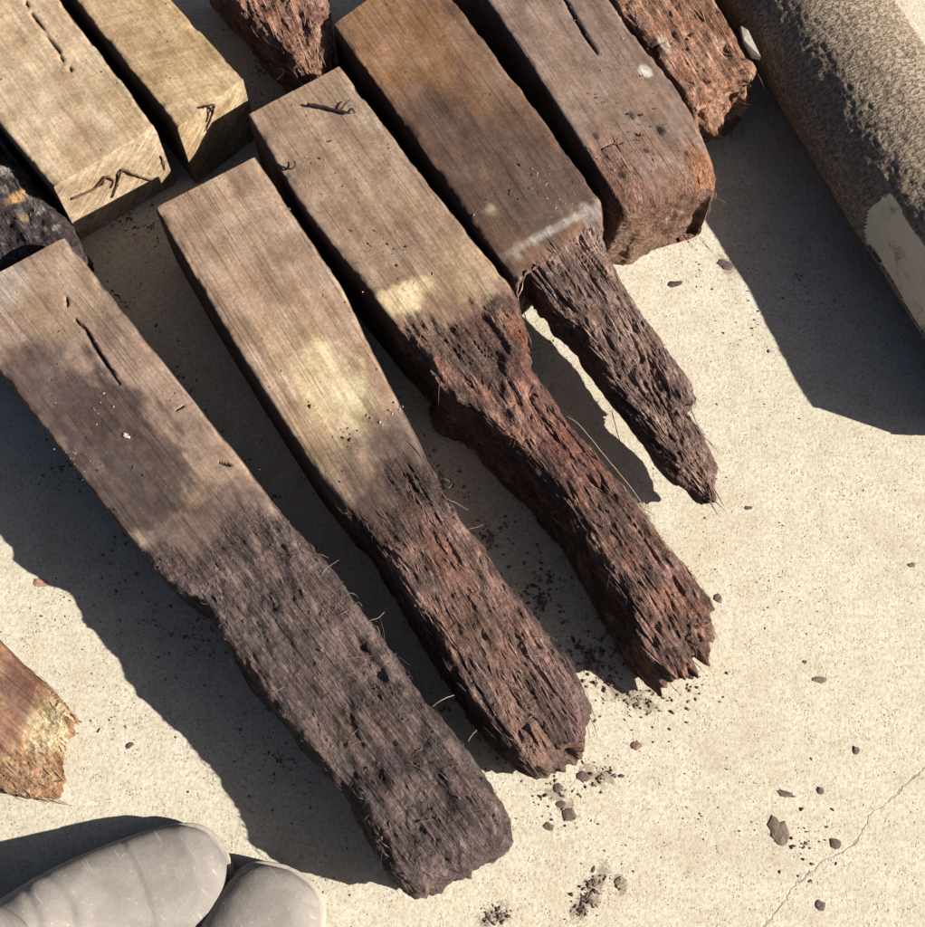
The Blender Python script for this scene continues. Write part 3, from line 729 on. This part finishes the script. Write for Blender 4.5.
# ------------------------------------------------------------------ log, upper right
def build_log():
    ra, rz = 0.086, 0.068                     # slightly flattened log
    zc = rz-0.001
    a, b_ = P(801, 0, zc), P(933, 203, zc)
    ax = (b_-a).normalized()
    a0 = a-ax*0.12
    end = P(810, 415, 0)+Vector((0.187, -0.043, 0))       # where the end that casts the shadow corner must stand
    a1 = a+ax*((end-a).dot(ax)-0.012); Ltot = (a1-a0).length
    side = Vector((ax.y, -ax.x, 0)).normalized(); upv = side.cross(ax); 
    if upv.z < 0: upv = -upv
    N, M = 330, 220
    t = np.linspace(0, 1, N); th = np.linspace(0, 2*np.pi, M, endpoint=False)
    T, TH = np.meshgrid(t, th, indexing='ij')
    q = np.stack([T.ravel()*Ltot, np.cos(TH).ravel()*ra, np.sin(TH).ravel()*ra], 1); fl = rz/ra
    r = ra*(1+0.03*noise(q*np.array([8, 12, 12])+5, 3))+0.0025*fbm(q*np.array([25, 45, 45]), 5, 3)+0.0012*ridge(q*np.array([120, 260, 260]), 9, 2)
    A0 = np.array(a0); AX = np.array(ax); S = np.array(side); U = np.array(upv)
    V = A0+q[:, :1]*AX+(np.cos(TH).ravel()*r)[:, None]*S+(np.sin(TH).ravel()*r*fl)[:, None]*U
    # split-off flank: bark gone, pale wood flat below it
    left = -side if side.x > 0 else side
    for k in range(300):                       # point of the log surface seen at the tip of the bare patch
        pz = P(886, 186, 0.2-k*0.0006); rel = pz-a0; s_tip = rel.dot(ax); rel = rel-ax*s_tip
        if math.hypot(rel.dot(side)/ra, rel.z/rz) < 1: break
    n = (left*math.cos(math.radians(18))+Vector((0, 0, math.sin(math.radians(18))))).normalized()
    NV = np.array(n); dist = (V-np.array(pz))@NV
    Vs = A0+q[:, :1]*AX+q[:, 1:2]*S+q[:, 2:3]*fl*U; dsm = (Vs-np.array(pz))@NV
    jag = 0.003*fbm(q*np.array([40, 45, 45]), 77, 3)
    hgt = (Vs-np.array(pz))[:, 2]
    s0 = s_tip+0.45*np.abs(hgt+0.012)+jag*2
    ramp = sstep(0.0, 0.010, q[:, 0]-s0)
    cutm = (dsm+jag*0.6 > 0.0006) & (ramp > 0.3)
    V = V-NV*(np.where(dsm+jag*0.6 > 0.0006, (dist+0.0015)*ramp, 0))[:, None]
    idx = np.arange(N*M).reshape(N, M); j = np.roll(idx, -1, 1)
    quads = np.stack([idx[:-1], j[:-1], j[1:], idx[1:]], -1).reshape(-1, 4)
    c0 = V[quads].mean(1); nn_ = np.cross(V[quads[:, 1]]-V[quads[:, 0]], V[quads[:, 2]]-V[quads[:, 0]])
    if np.mean(np.sum(nn_*(c0-(A0+((c0-A0)@AX)[:, None]*AX)), 1)) < 0: quads = quads[:, ::-1]
    loc = np.stack([q[:, 0], TH.ravel()*ra, r-ra], 1)
    lo = np.array([(a0.x+a1.x)/2, (a0.y+a1.y)/2, 0])
    root = empty('bark_log', lo, 'round log with rough grey bark and pale bare flank, upper right corner', 'log')
    def add(nm, fs, mat, smooth=True):
        used, inv = np.unique(fs, return_inverse=True)
        me = mesh(nm, V[used]-lo, inv.reshape(fs.shape), {'loc': loc[used]}, smooth=smooth)
        o = bpy.data.objects.new(nm, me); C.objects.link(o); me.materials.append(mat); o.parent = root
    fm = cutm[quads].sum(1) >= 3
    pale = split_wood_mat(ax)
    add('bark', quads[~fm], bark_mat()); add('bare_flank', quads[fm], pale)
    for k in (0, N-1):                         # sawn ends
        V = np.vstack([V, V[idx[k]].mean(0)]); loc = np.vstack([loc, [0, 0, 0]]); cc = len(V)-1
        tri = np.stack([idx[k], np.roll(idx[k], -1), np.full(M, cc)], 1)
        add('sawn_end', tri if k else tri[:, ::-1], pale, False)
build_log()

# ------------------------------------------------------------------ boots
M_RUB = rubber_mat()
def boot(toe_px, dir_px, label, mirror=1, size=1.0):
    """rubber boot: foot, welt band, sole and shaft. toe_px = toe tip on the ground, dir_px = a pixel behind it on the axis"""
    toe = P(*toe_px, 0.02); back = P(*dir_px, 0.02)
    fwd = toe-back; fwd.z = 0; fwd.normalize(); side = Vector((fwd.y, -fwd.x, 0))      # side = right of walking direction
    Ln = 0.30*size
    S = [0, .004, .012, .025, .045, .07, .10, .13, .16, .19, .22, .25, .275, .29, .298, .30]
    W = [.004, .024, .036, .0445, .0505, .053, .0535, .052, .048, .044, .042, .042, .040, .033, .022, .002]
    Hh = [.028, .043, .050, .055, .057, .061, .069, .082, .100, .112, .116, .116, .114, .112, .110, .108]
    off = [.000, .000, .000, .000, .000, -.001, -.003, -.004, -.004, -.002, 0, 0, 0, 0, 0, 0]
    n = 120; s = np.linspace(0, 1, n)**1.25*0.30
    Wn, Hn, On = np.interp(s, S, W), np.interp(s, S, Hh), np.interp(s, S, off)
    for a in (Wn, Hn, On):
        k = np.ones(5)/5; a[3:-3] = np.convolve(a, k, 'same')[3:-3]
    M_ = 80; th = np.linspace(0, 2*np.pi, M_, endpoint=False)
    F = np.array(fwd); Sd = np.array(side)*mirror; T = np.array((toe.x, toe.y, 0))
    lo = T-F*0.12
    root = empty('rubber_boot', (lo[0], lo[1], 0), label, 'boot', 'pair of grey rubber boots')
    def sweep(nm, wfun, zb, ztop, colr, p_exp, rings=slice(None), ext=0.0):
        V, CL = [], []
        for i in range(n):
            w_ = Wn[i]+wfun; h0 = zb; h1 = ztop[i] if hasattr(ztop, '__len__') else ztop
            ct, st = np.cos(th), np.sin(th)
            x = np.sign(ct)*np.abs(ct)**(2/p_exp)*max(w_, 0.0005); z = (h0+h1)/2+np.sign(st)*np.abs(st)**(2/p_exp)*(h1-h0)/2
            ss = -ext+s[i]*(0.30+2*ext)/0.30
            base = T-F*ss*size
            pt = base+Sd*((x+On[i])*size)[:, None]+np.array([0, 0, 1])*(z*size)[:, None]
            V.append(pt)
        V = np.concatenate(V)
        idx = np.arange(n*M_).reshape(n, M_); j = np.roll(idx, -1, 1)
        q = np.stack([idx[:-1], j[:-1], j[1:], idx[1:]], -1).reshape(-1, 4)
        fl = [tuple(f) for f in q]+[tuple(idx[0][::-1]), tuple(idx[-1])]
        return V, fl
    # foot
    V, fl = sweep('foot', 0.0, 0.012, Hn, None, 2.05)
    d = (T-V)@F; lx = (V-T)@Sd
    # crease across the vamp and wrinkles at the instep
    top = V[:, 2] > 0.03
    for d0, cur, dep, wd in ((0.134, 1.2, 0.0014, 0.0025), (0.160, 0.8, 0.0016, 0.003)):
        dist = np.abs(d-(d0+cur*lx*lx*8+0.15*lx)); V[:, 2] -= top*dep*np.exp(-(dist/wd)**2)
        V[:, 2] += top*dep*0.6*np.exp(-((dist-0.008)/0.005)**2)
    cap_d = d-(0.070+3.0*lx*lx)                # edge of the toe cap
    V[:, 2] += top*0.0011*sstep(0.0012, -0.0012, cap_d)
    V[:, 2] += 0.0012*fbm(V*np.array([40, 40, 40]), 5, 3)*top
    base = col(164, 152, 138); CLr = np.tile(base, (len(V), 1))
    me = mesh('foot', V-lo*np.array([1, 1, 0]), fl, {'Col': CLr}); 
    def add(nm, me, mat=M_RUB):
        o = bpy.data.objects.new(nm, me); C.objects.link(o); me.materials.append(mat); o.parent = root; return o
    add('foot', me)
    # pale welt band round the toe and the darker sole below it
    V, fl = sweep('welt', 0.0035, 0.014, 0.027, None, 5, ext=0.003)
    add('welt', mesh('welt', V-lo*np.array([1, 1, 0]), fl, {'Col': np.tile(col(216, 200, 176), (len(V), 1))}))
    V, fl = sweep('sole', 0.0015, 0.0, 0.0138, None, 6, ext=0.001)
    add('sole', mesh('sole', V-lo*np.array([1, 1, 0]), fl, {'Col': np.tile(col(120, 108, 98), (len(V), 1))}))
    # shaft
    nz = 60; V = []
    for i in range(nz):
        t = i/(nz-1); z = 0.085+t*0.26
        rx = 0.044+0.012*t; ry = 0.060+0.006*t; cy = 0.225-0.0*t
        base = T-F*cy*size
        wob = 1+0.02*np.sin(th*3+t*9)+0.015*math.sin(t*22)
        pt = base-F*(np.cos(th)*ry*wob)[:, None]*size+Sd*(np.sin(th)*rx*wob)[:, None]*size+np.array([0, 0, z*size])
        V.append(pt)
    for i in range(10):                        # rolled rim and inner wall
        z = 0.345-0.012*i; base = T-F*0.225*size
        V.append(base-F*(np.cos(th)*0.0625)[:, None]*size+Sd*(np.sin(th)*0.0525)[:, None]*size+np.array([0, 0, z*size]))
    V = np.concatenate(V); nn = nz+10
    idx = np.arange(nn*M_).reshape(nn, M_); j = np.roll(idx, -1, 1)
    q = np.stack([idx[:-1], j[:-1], j[1:], idx[1:]], -1).reshape(-1, 4)
    add('shaft', mesh('shaft', V-lo*np.array([1, 1, 0]), q, {'Col': np.tile(base*0+col(146, 135, 123), (len(V), 1)) if False else np.tile(col(146, 135, 123), (len(V), 1))}))
boot((227, 860), (80, 927), 'dusty grey rubber boot with creased toe, left one nearer the broken offcut', 1)
boot((291, 871), (234, 994), 'dusty grey rubber boot, only its toe showing, nearer the black post end', -1)

# ------------------------------------------------------------------ twigs, stalks
FACE = {'pale': (P(53, 187, H), P(155, 127, H)), 'narrow': (P(177, 128, H), P(243, 78, H))}
def on_face(px, py, key, gap=0.0016):
    """point on a post's vertical end face (gap metres off it) seen at a pixel"""
    a, b = FACE[key]; t = (b-a).normalized(); n = Vector((t.y, -t.x, 0))
    if n.y > 0: n = -n
    c = Vector((0, 0, CAM_H)); d = P(px, py, 0)-c
    k = ((a+n*gap)-c).dot(n)/d.dot(n)
    return np.array(c+d*k)
def strand(name, label, cat, pts, r0, r1, c, group=None, sides=6, sub=4):
    """pts: (px, py, z)"""
    w_ = [on_face(a, b, *z) if isinstance(z, tuple) else np.array(P(a, b, z)) for a, b, z in pts]
    out = []
    n = len(w_)
    for i in range(n-1):                        # Catmull-Rom
        p0, p1, p2, p3 = w_[max(i-1, 0)], w_[i], w_[i+1], w_[min(i+2, n-1)]
        for k in range(sub):
            t = k/sub
            out.append(0.5*((2*p1)+(-p0+p2)*t+(2*p0-5*p1+4*p2-p3)*t*t+(-p0+3*p1-3*p2+p3)*t**3))
    out.append(w_[-1])
    rg = random.Random(len(pts)*7+int(pts[0][0]))
    out = [o_+np.array([rg.uniform(-1, 1), rg.uniform(-1, 1), rg.uniform(0, 1)])*r0*0.35 for o_ in out]
    return out

def add_twig(name, label, cat, branches, c, group=None):
    """branches: list of (pts, r0, r1)"""
    paths = [(strand(name, label, cat, pts, r0, r1, c), r0, r1, c) for pts, r0, r1 in branches]
    V, Fc, CL = tubes(paths, 6)
    V = np.array([tuple(v) for v in V]); lo = np.array([V[:, 0].mean(), V[:, 1].mean(), V[:, 2].min()])
    me = mesh(name, V-lo, Fc, {'Col': CL})
    o = bpy.data.objects.new(name, me); C.objects.link(o); me.materials.append(M_FIB); o.location = lo
    return tag(o, label, cat, group)

z1 = H+0.001
add_twig('twig', 'curly brown twig caught on the cut end of the pale cracked post', 'twig',
         [([(72, 199, ('pale',)), (84, 194, ('pale',)), (95, 188, ('pale',)), (103, 180, ('pale', .004)), (108, 177, ('pale', .004)), (113, 181, ('pale',)), (111, 188, ('pale',))], .0017, .0011),
          ([(104, 180, ('pale', .004)), (102, 185, ('pale',)), (97, 187, ('pale',))], .0011, .0007),
          ([(112, 197, ('pale',)), (116, 187, ('pale',)), (120, 174, ('pale', .004)), (124, 170, ('pale', .004)), (132, 174, ('pale', .004)), (143, 178, ('pale',)), (154, 181, ('pale', .004))], .0016, .0010),
          ([(161, 156, ('pale',)), (164, 164, ('pale',)), (165, 171, ('pale',))], .0008, .0006)], col(104, 74, 58))
add_twig('twig', 'short dark forked twig standing on the end of the narrower pale post', 'twig',
         [([(203, 107, H+.003), (209, 106, H+.005), (214, 105, ('narrow', .007)), (213, 112, ('narrow', .002)), (210, 121, ('narrow', .002)), (206, 131, ('narrow', .002))], .0014, .0009),
          ([(214, 105, ('narrow', .007)), (209, 113, ('narrow', .002)), (207, 122, ('narrow', .002))], .0009, .0007)], col(92, 66, 54))
add_twig('twig', 'thick dark straight twig lying across the top of the third post', 'twig',
         [([(308, 105, z1+.002), (322, 107, z1+.002), (338, 111, z1+.002), (347, 113, z1+.003)], .0019, .0015),
          ([(347, 113, z1+.003), (352, 109, z1+.006), (355, 113, z1+.002)], .0016, .0008), ([(340, 111, z1+.002), (345, 104, z1+.005), (350, 100, z1+.005)], .0011, .0006)], col(60, 44, 40))
add_twig('twig', 'small hooked dark rootlet at the left edge of the third post', 'twig',
         [([(278, 165, z1+.001), (286, 168, z1+.002), (292, 169, z1+.004), (295, 165, z1+.004), (294, 161, z1+.003)], .0012, .0006)], col(58, 42, 40))
add_twig('rootlet', 'white curled rootlet in the shadow below the rotten stub', 'rootlet',
         [([(277, 80, .06), (281, 77, .063), (284, 73, .064), (282, 69, .063), (279, 70, .062)], .0013, .0007)], col(226, 212, 196))
add_twig('straw_stalk', 'thin straw stalk arching over the red brown side of the third post', 'straw',
         [([(566, 416, .104), (578, 424, .106), (592, 440, .104), (604, 455, .100), (618, 472, .094), (634, 492, .086), (644, 507, .080)], .0006, .0004)], col(186, 156, 120))
add_twig('straw_stalk', 'fine straw stalk lying in the shadow of the pointed spike', 'straw',
         [([(612, 412, .03), (616, 428, .03), (622, 448, .026), (628, 470, .015), (632, 486, .006)], .0005, .0004)], col(196, 168, 132))
add_twig('straw_stalk', 'straight pale straw in the dark gap left of the third post', 'straw',
         [([(552, 517, .06), (566, 530, .05), (580, 545, .04), (596, 558, .03)], .0005, .0004)], col(190, 160, 128))
add_twig('fibre_tuft', 'frayed tuft of fibres on the right edge of the second post', 'fibre tuft',
         [([(438, 488, .10), (446, 498, .106), (456, 503, .104), (468, 510, .10)], .0007, .0003), ([(438, 486, .10), (448, 488, .108), (452, 484, .108)], .0006, .0003),
          ([(440, 492, .10), (450, 506, .102), (446, 512, .10), (442, 516, .10)], .0006, .0003), ([(436, 484, .10), (442, 478, .108), (450, 482, .108)], .0005, .0003)], col(150, 122, 96))
add_twig('fibre_tuft', 'small curled fibres sticking out of the black post right edge', 'fibre tuft',
         [([(362, 624, .09), (370, 620, .10), (378, 618, .10), (384, 612, .10)], .0008, .0004), ([(364, 628, .09), (376, 626, .10), (380, 634, .096)], .0007, .0003), ([(352, 608, .10), (358, 602, .104), (362, 606, .104)], .0005, .0003)], col(140, 118, 98))
add_twig('rootlet', 'pale fine rootlet poking from the black post into the shadow', 'rootlet',
         [([(432, 707, .09), (438, 702, .096), (446, 698, .096), (454, 695, .09)], .0006, .0003)], col(176, 160, 138))
add_twig('rootlet', 'tiny upright rootlet near the sunlit notch by the second post end', 'rootlet',
         [([(468, 741, .09), (472, 735, .094), (477, 730, .094)], .0006, .0003)], col(166, 146, 124))

# ------------------------------------------------------------------ chips and crumbs on the concrete
def chip(rng, cx, cy, z, lx, ly, hz, ang, segs=9):
    """irregular low lump: returns verts, faces"""
    V = []; Fc = []
    rr = [1+rng.uniform(-0.32, 0.25) for _ in range(segs)]
    for lev, (sc_, zz) in enumerate(((1.0, 0.0), (0.92, 0.55), (0.5, 1.0))):
        for k in range(segs):
            a = 2*math.pi*k/segs
            x, y = math.cos(a)*lx*rr[k]*sc_, math.sin(a)*ly*rr[k]*sc_
            V.append((cx+x*math.cos(ang)-y*math.sin(ang), cy+x*math.sin(ang)+y*math.cos(ang), z+hz*zz*(1+(rng.uniform(-.25, .25) if lev else 0))))
    for lev in range(2):
        for k in range(segs):
            k2 = (k+1) % segs
            Fc.append((lev*segs+k, lev*segs+k2, (lev+1)*segs+k2, (lev+1)*segs+k))
    Fc.append(tuple(2*segs+k for k in range(segs)))
    return V, Fc

rng = random.Random(5)
dark = col(92, 76, 68)
chips = [  # px, py, half-length px, half-width px, image angle, label
    (778, 831, 14, 8, 80, 'largest flat grey brown bark chip on the sunlit concrete near the crack', col(118, 100, 86)),
    (636, 745, 7, 4, 10, 'oval reddish chip right of the second post end', col(128, 98, 82)),
    (820, 680, 8, 3, 5, 'slim grey chip alone on open concrete, right of the third post end', col(120, 104, 90)),
    (785, 794, 9, 3.4, 12, 'slim dark chip just above the largest chip', col(108, 90, 78)),
    (836, 843, 6, 4.5, 20, 'small lumpy chip beside the crack', col(104, 86, 74)),
    (856, 750, 3.5, 4, 0, 'tiny dark pebble above the crack', col(110, 94, 82)),
    (820, 790, 4, 3.6, 0, 'tiny round dark pebble between the slim chip and the crack', col(104, 88, 78)),
    (820, 905, 5, 4.5, 60, 'small dark crumb near the bottom edge by the crack', col(110, 92, 80)),
    (675, 284, 9, 4, -5, 'dark chip on the bright concrete right of the spike root', col(84, 70, 66)),
    (726, 265, 10, 6, 20, 'dim chip in the log shadow edge below the orange rotted end', col(100, 84, 76)),
    (558, 788, 5, 4, 0, 'small dark crumb right of the black post end, uppermost', col(100, 84, 74)),
    (561, 804, 6, 3.4, 0, 'small flat dark crumb right of the black post end, middle', col(100, 84, 74)),
    (570, 815, 8, 6, 10, 'roundest dark crumb right of the black post end', col(104, 88, 76)),
    (549, 826, 6, 3.4, 15, 'lowest dark crumb right of the black post end', col(106, 90, 78)),
    (584, 776, 8, 5, 30, 'dark soil lump between the second and black post ends', col(104, 86, 76)),
    (680, 480, 6, 4, -35, 'dark speck of bark left of the spike tip', col(94, 78, 70)),
    (748, 508, 5, 2.4, 0, 'thin dark sliver right of the spike tip', col(96, 80, 72)),
    (718, 598, 4, 6, 10, 'brown chip at the right side of the third post end', col(120, 96, 80)),
    (40, 583, 9, 4, 0, 'reddish flake on sunlit concrete left of the black post shadow', col(176, 130, 104)),
    (130, 745, 4, 3, -40, 'small dark crumb on concrete above the left boot', col(96, 80, 70)),
    (805, 662, 3, 2, 0, 'tiny crumb above the slim grey chip', col(110, 92, 80)),
    (620, 882, 5, 6, 70, 'faint crumb right of the soil smear', col(150, 128, 104)),
    (912, 565, 4, 2.6, 0, 'tiny brown crumb near the right edge', col(120, 100, 86)),
]
for k, (px, py, a, b_, ang, lab, c) in enumerate(chips):
    p = P(px, py, 0.0); s = 0.00097
    flat = 0.0015 if 'smear' in lab or 'patch' in lab or 'faint' in lab else min(0.0014, b_*s*0.3)
    n = 15 if a > 9 else 9
    V, Fc = chip(rng, 0, 0, 0.0, a*s, b_*s*1.15, flat, math.radians(-ang), n)
    me = mesh('wood_chip', V, Fc, {'Col': np.tile(c, (len(V), 1))*1.45*np.array([[rng.uniform(.8, 1.15)] for _ in V])}, smooth=False)
    o = bpy.data.objects.new('wood_chip', me); C.objects.link(o); me.materials.append(M_CRUMB); o.location = (p.x, p.y, 0.0002)
    tag(o, lab, 'wood chip', 'chips on the concrete')

def sliver():
    z0 = 0.100
    quad = [P(741, 26, z0), P(748, 30, z0+.002), (P(761, 57, z0+.001)), P(753, 55, z0-.002), P(744, 40, z0)]
    bm = bmesh.new(); c = sum(quad, Vector())/len(quad)
    vs = [bm.verts.new(q-c) for q in quad]; f = bm.faces.new(vs)
    ext = bmesh.ops.extrude_face_region(bm, geom=[f])
    for v in ext['geom']:
        if isinstance(v, bmesh.types.BMVert): v.co.z -= 0.006
    bmesh.ops.recalc_face_normals(bm, faces=bm.faces)
    me = bpy.data.meshes.new('wood_sliver'); bm.to_mesh(me); bm.free()
    at = me.attributes.new('Col', 'FLOAT_VECTOR', 'POINT'); at.data.foreach_set('vector', np.tile(col(236, 220, 194), (len(me.vertices), 1)).astype(np.float32).ravel())
    me.materials.append(M_CRUMB)
    o = bpy.data.objects.new('wood_sliver', me); C.objects.link(o); o.location = c
    tag(o, 'pale wood sliver wedged between the ragged slab and the log', 'wood sliver')
sliver()

def crumbs(name, label, spots, seed, tone=(95, 165), top=None):
    """spots: (px, py, radius px, count, min mm, max mm)"""
    rg = random.Random(seed); V, Fc, CL = [], [], []
    for px, py, rad_, cnt, m0, m1, *z_ in spots:
        for _ in range(cnt):
            r = rad_*abs(rg.gauss(0, 0.5)); a = rg.uniform(0, 6.283)
            p = P(px+r*math.cos(a), py+r*math.sin(a), z_[0] if z_ else 0.0)
            sz = m0+(m1-m0)*rg.random()**2.2
            v, f = chip(rg, p.x, p.y, p.z+0.0001, sz*0.001*rg.uniform(0.6, 1.5), sz*0.001*0.6, sz*0.001*rg.uniform(0.3, 0.9), rg.uniform(0, 3.14), 5)
            b0 = len(V); V += v; Fc += [tuple(i+b0 for i in ff) for ff in f]
            t = rg.uniform(*tone); c = col(t*1.08, t*0.9, t*0.8); CL += [c]*len(v)
    me = mesh(name, V, Fc, {'Col': np.array(CL)}, smooth=False)
    o = link(name, me, M_CRUMB)
    return tag(o, label, 'debris', kind='stuff')

crumbs('ground_crumbs', 'fine dark soil crumbs and wood dust scattered over the concrete',
       [(640, 700, 50, 110, .5, 2.6), (594, 884, 12, 60, .6, 2.8), (588, 898, 12, 70, .6, 3.0), (582, 910, 12, 60, .6, 2.6), (500, 915, 16, 70, .5, 2.4), (488, 918, 12, 30, .5, 2.2), (620, 884, 8, 16, .5, 2), (602, 775, 22, 50, .6, 2.8), (250, 520, 40, 120, .5, 3), (300, 590, 40, 120, .5, 3), (350, 660, 40, 140, .5, 3), (410, 720, 40, 120, .5, 3), (200, 440, 40, 80, .5, 2.6),
        (440, 480, 40, 120, .5, 3), (490, 540, 40, 140, .5, 3), (540, 600, 44, 160, .5, 3.2), (590, 655, 40, 160, .5, 3.2), (400, 420, 30, 70, .5, 2.6), (170, 380, 40, 70, .4, 2.4), (120, 300, 40, 60, .4, 2.4), (130, 220, 40, 90, .4, 2.4),
        (260, 70, 30, 60, .5, 2.4), (240, 30, 26, 50, .5, 2.4), (200, 640, 60, 90, .4, 2.2), (130, 540, 60, 90, .4, 2.2), (60, 470, 50, 70, .4, 2.0), (280, 760, 60, 80, .4, 2.0), (610, 680, 40, 90, .5, 3), (560, 790, 60, 110, .5, 2.4), (500, 760, 36, 60, .5, 2), (805, 845, 50, 70, .5, 2.2), (690, 690, 40, 50, .5, 2.2),
        (600, 880, 60, 60, .4, 1.8), (700, 270, 50, 40, .4, 1.5), (620, 250, 26, 30, .4, 1.8), (700, 500, 60, 30, .4, 1.8), (780, 600, 200, 130, .3, 1.3), (700, 820, 200, 130, .3, 1.4), (850, 500, 160, 70, .3, 1.2),
        (760, 320, 120, 60, .4, 1.8), (460, 690, 60, 60, .5, 3), (550, 580, 60, 80, .5, 3), (600, 650, 60, 80, .5, 3.2), (150, 620, 160, 120, .4, 2.6), (110, 720, 130, 70, .3, 1.3), (60, 600, 80, 40, .3, 1.4),
        (280, 760, 130, 80, .4, 2), (150, 230, 60, 60, .4, 2), (330, 880, 90, 50, .3, 1.4), (800, 280, 90, 70, .4, 1.8), (620, 560, 120, 60, .3, 1.6), (560, 340, 40, 30, .4, 2)], 3)
crumbs('sawdust_flecks', 'tiny pale flecks of grit lying on the sawn tops of the posts',
       [(95, 410, 40, 16, .5, 1.3, H), (125, 434, 4, 3, 2.2, 3.2, H), (75, 455, 30, 14, .5, 1.5, H), (330, 180, 70, 26, .5, 1.4, H), (400, 240, 60, 24, .5, 1.6, H), (540, 180, 50, 18, .5, 1.5, H),
        (620, 60, 60, 18, .5, 1.4, H), (300, 300, 60, 20, .4, 1.1, H), (560, 200, 40, 14, .6, 1.6, H), (200, 520, 50, 16, .5, 1.4, H-.003), (390, 410, 30, 10, .6, 2.0, H)], 4, tone=(150, 235))
crumbs('dark_crumbs', 'small dark bark crumbs lying on the sawn tops of the posts',
       [(345, 180, 60, 14, .7, 2.2, H), (390, 250, 50, 16, .7, 2.4, H), (320, 140, 30, 8, .8, 2.4, H), (110, 460, 50, 18, .7, 2.2, H), (180, 520, 60, 22, .7, 2.2, H-.003), (310, 405, 20, 6, .8, 2.2, H),
        (520, 200, 50, 20, .7, 2.2, H), (640, 140, 50, 26, .7, 2.2, H), (600, 90, 50, 10, .6, 1.6, H), (350, 440, 40, 14, .6, 1.8, H)], 6, tone=(60, 105))
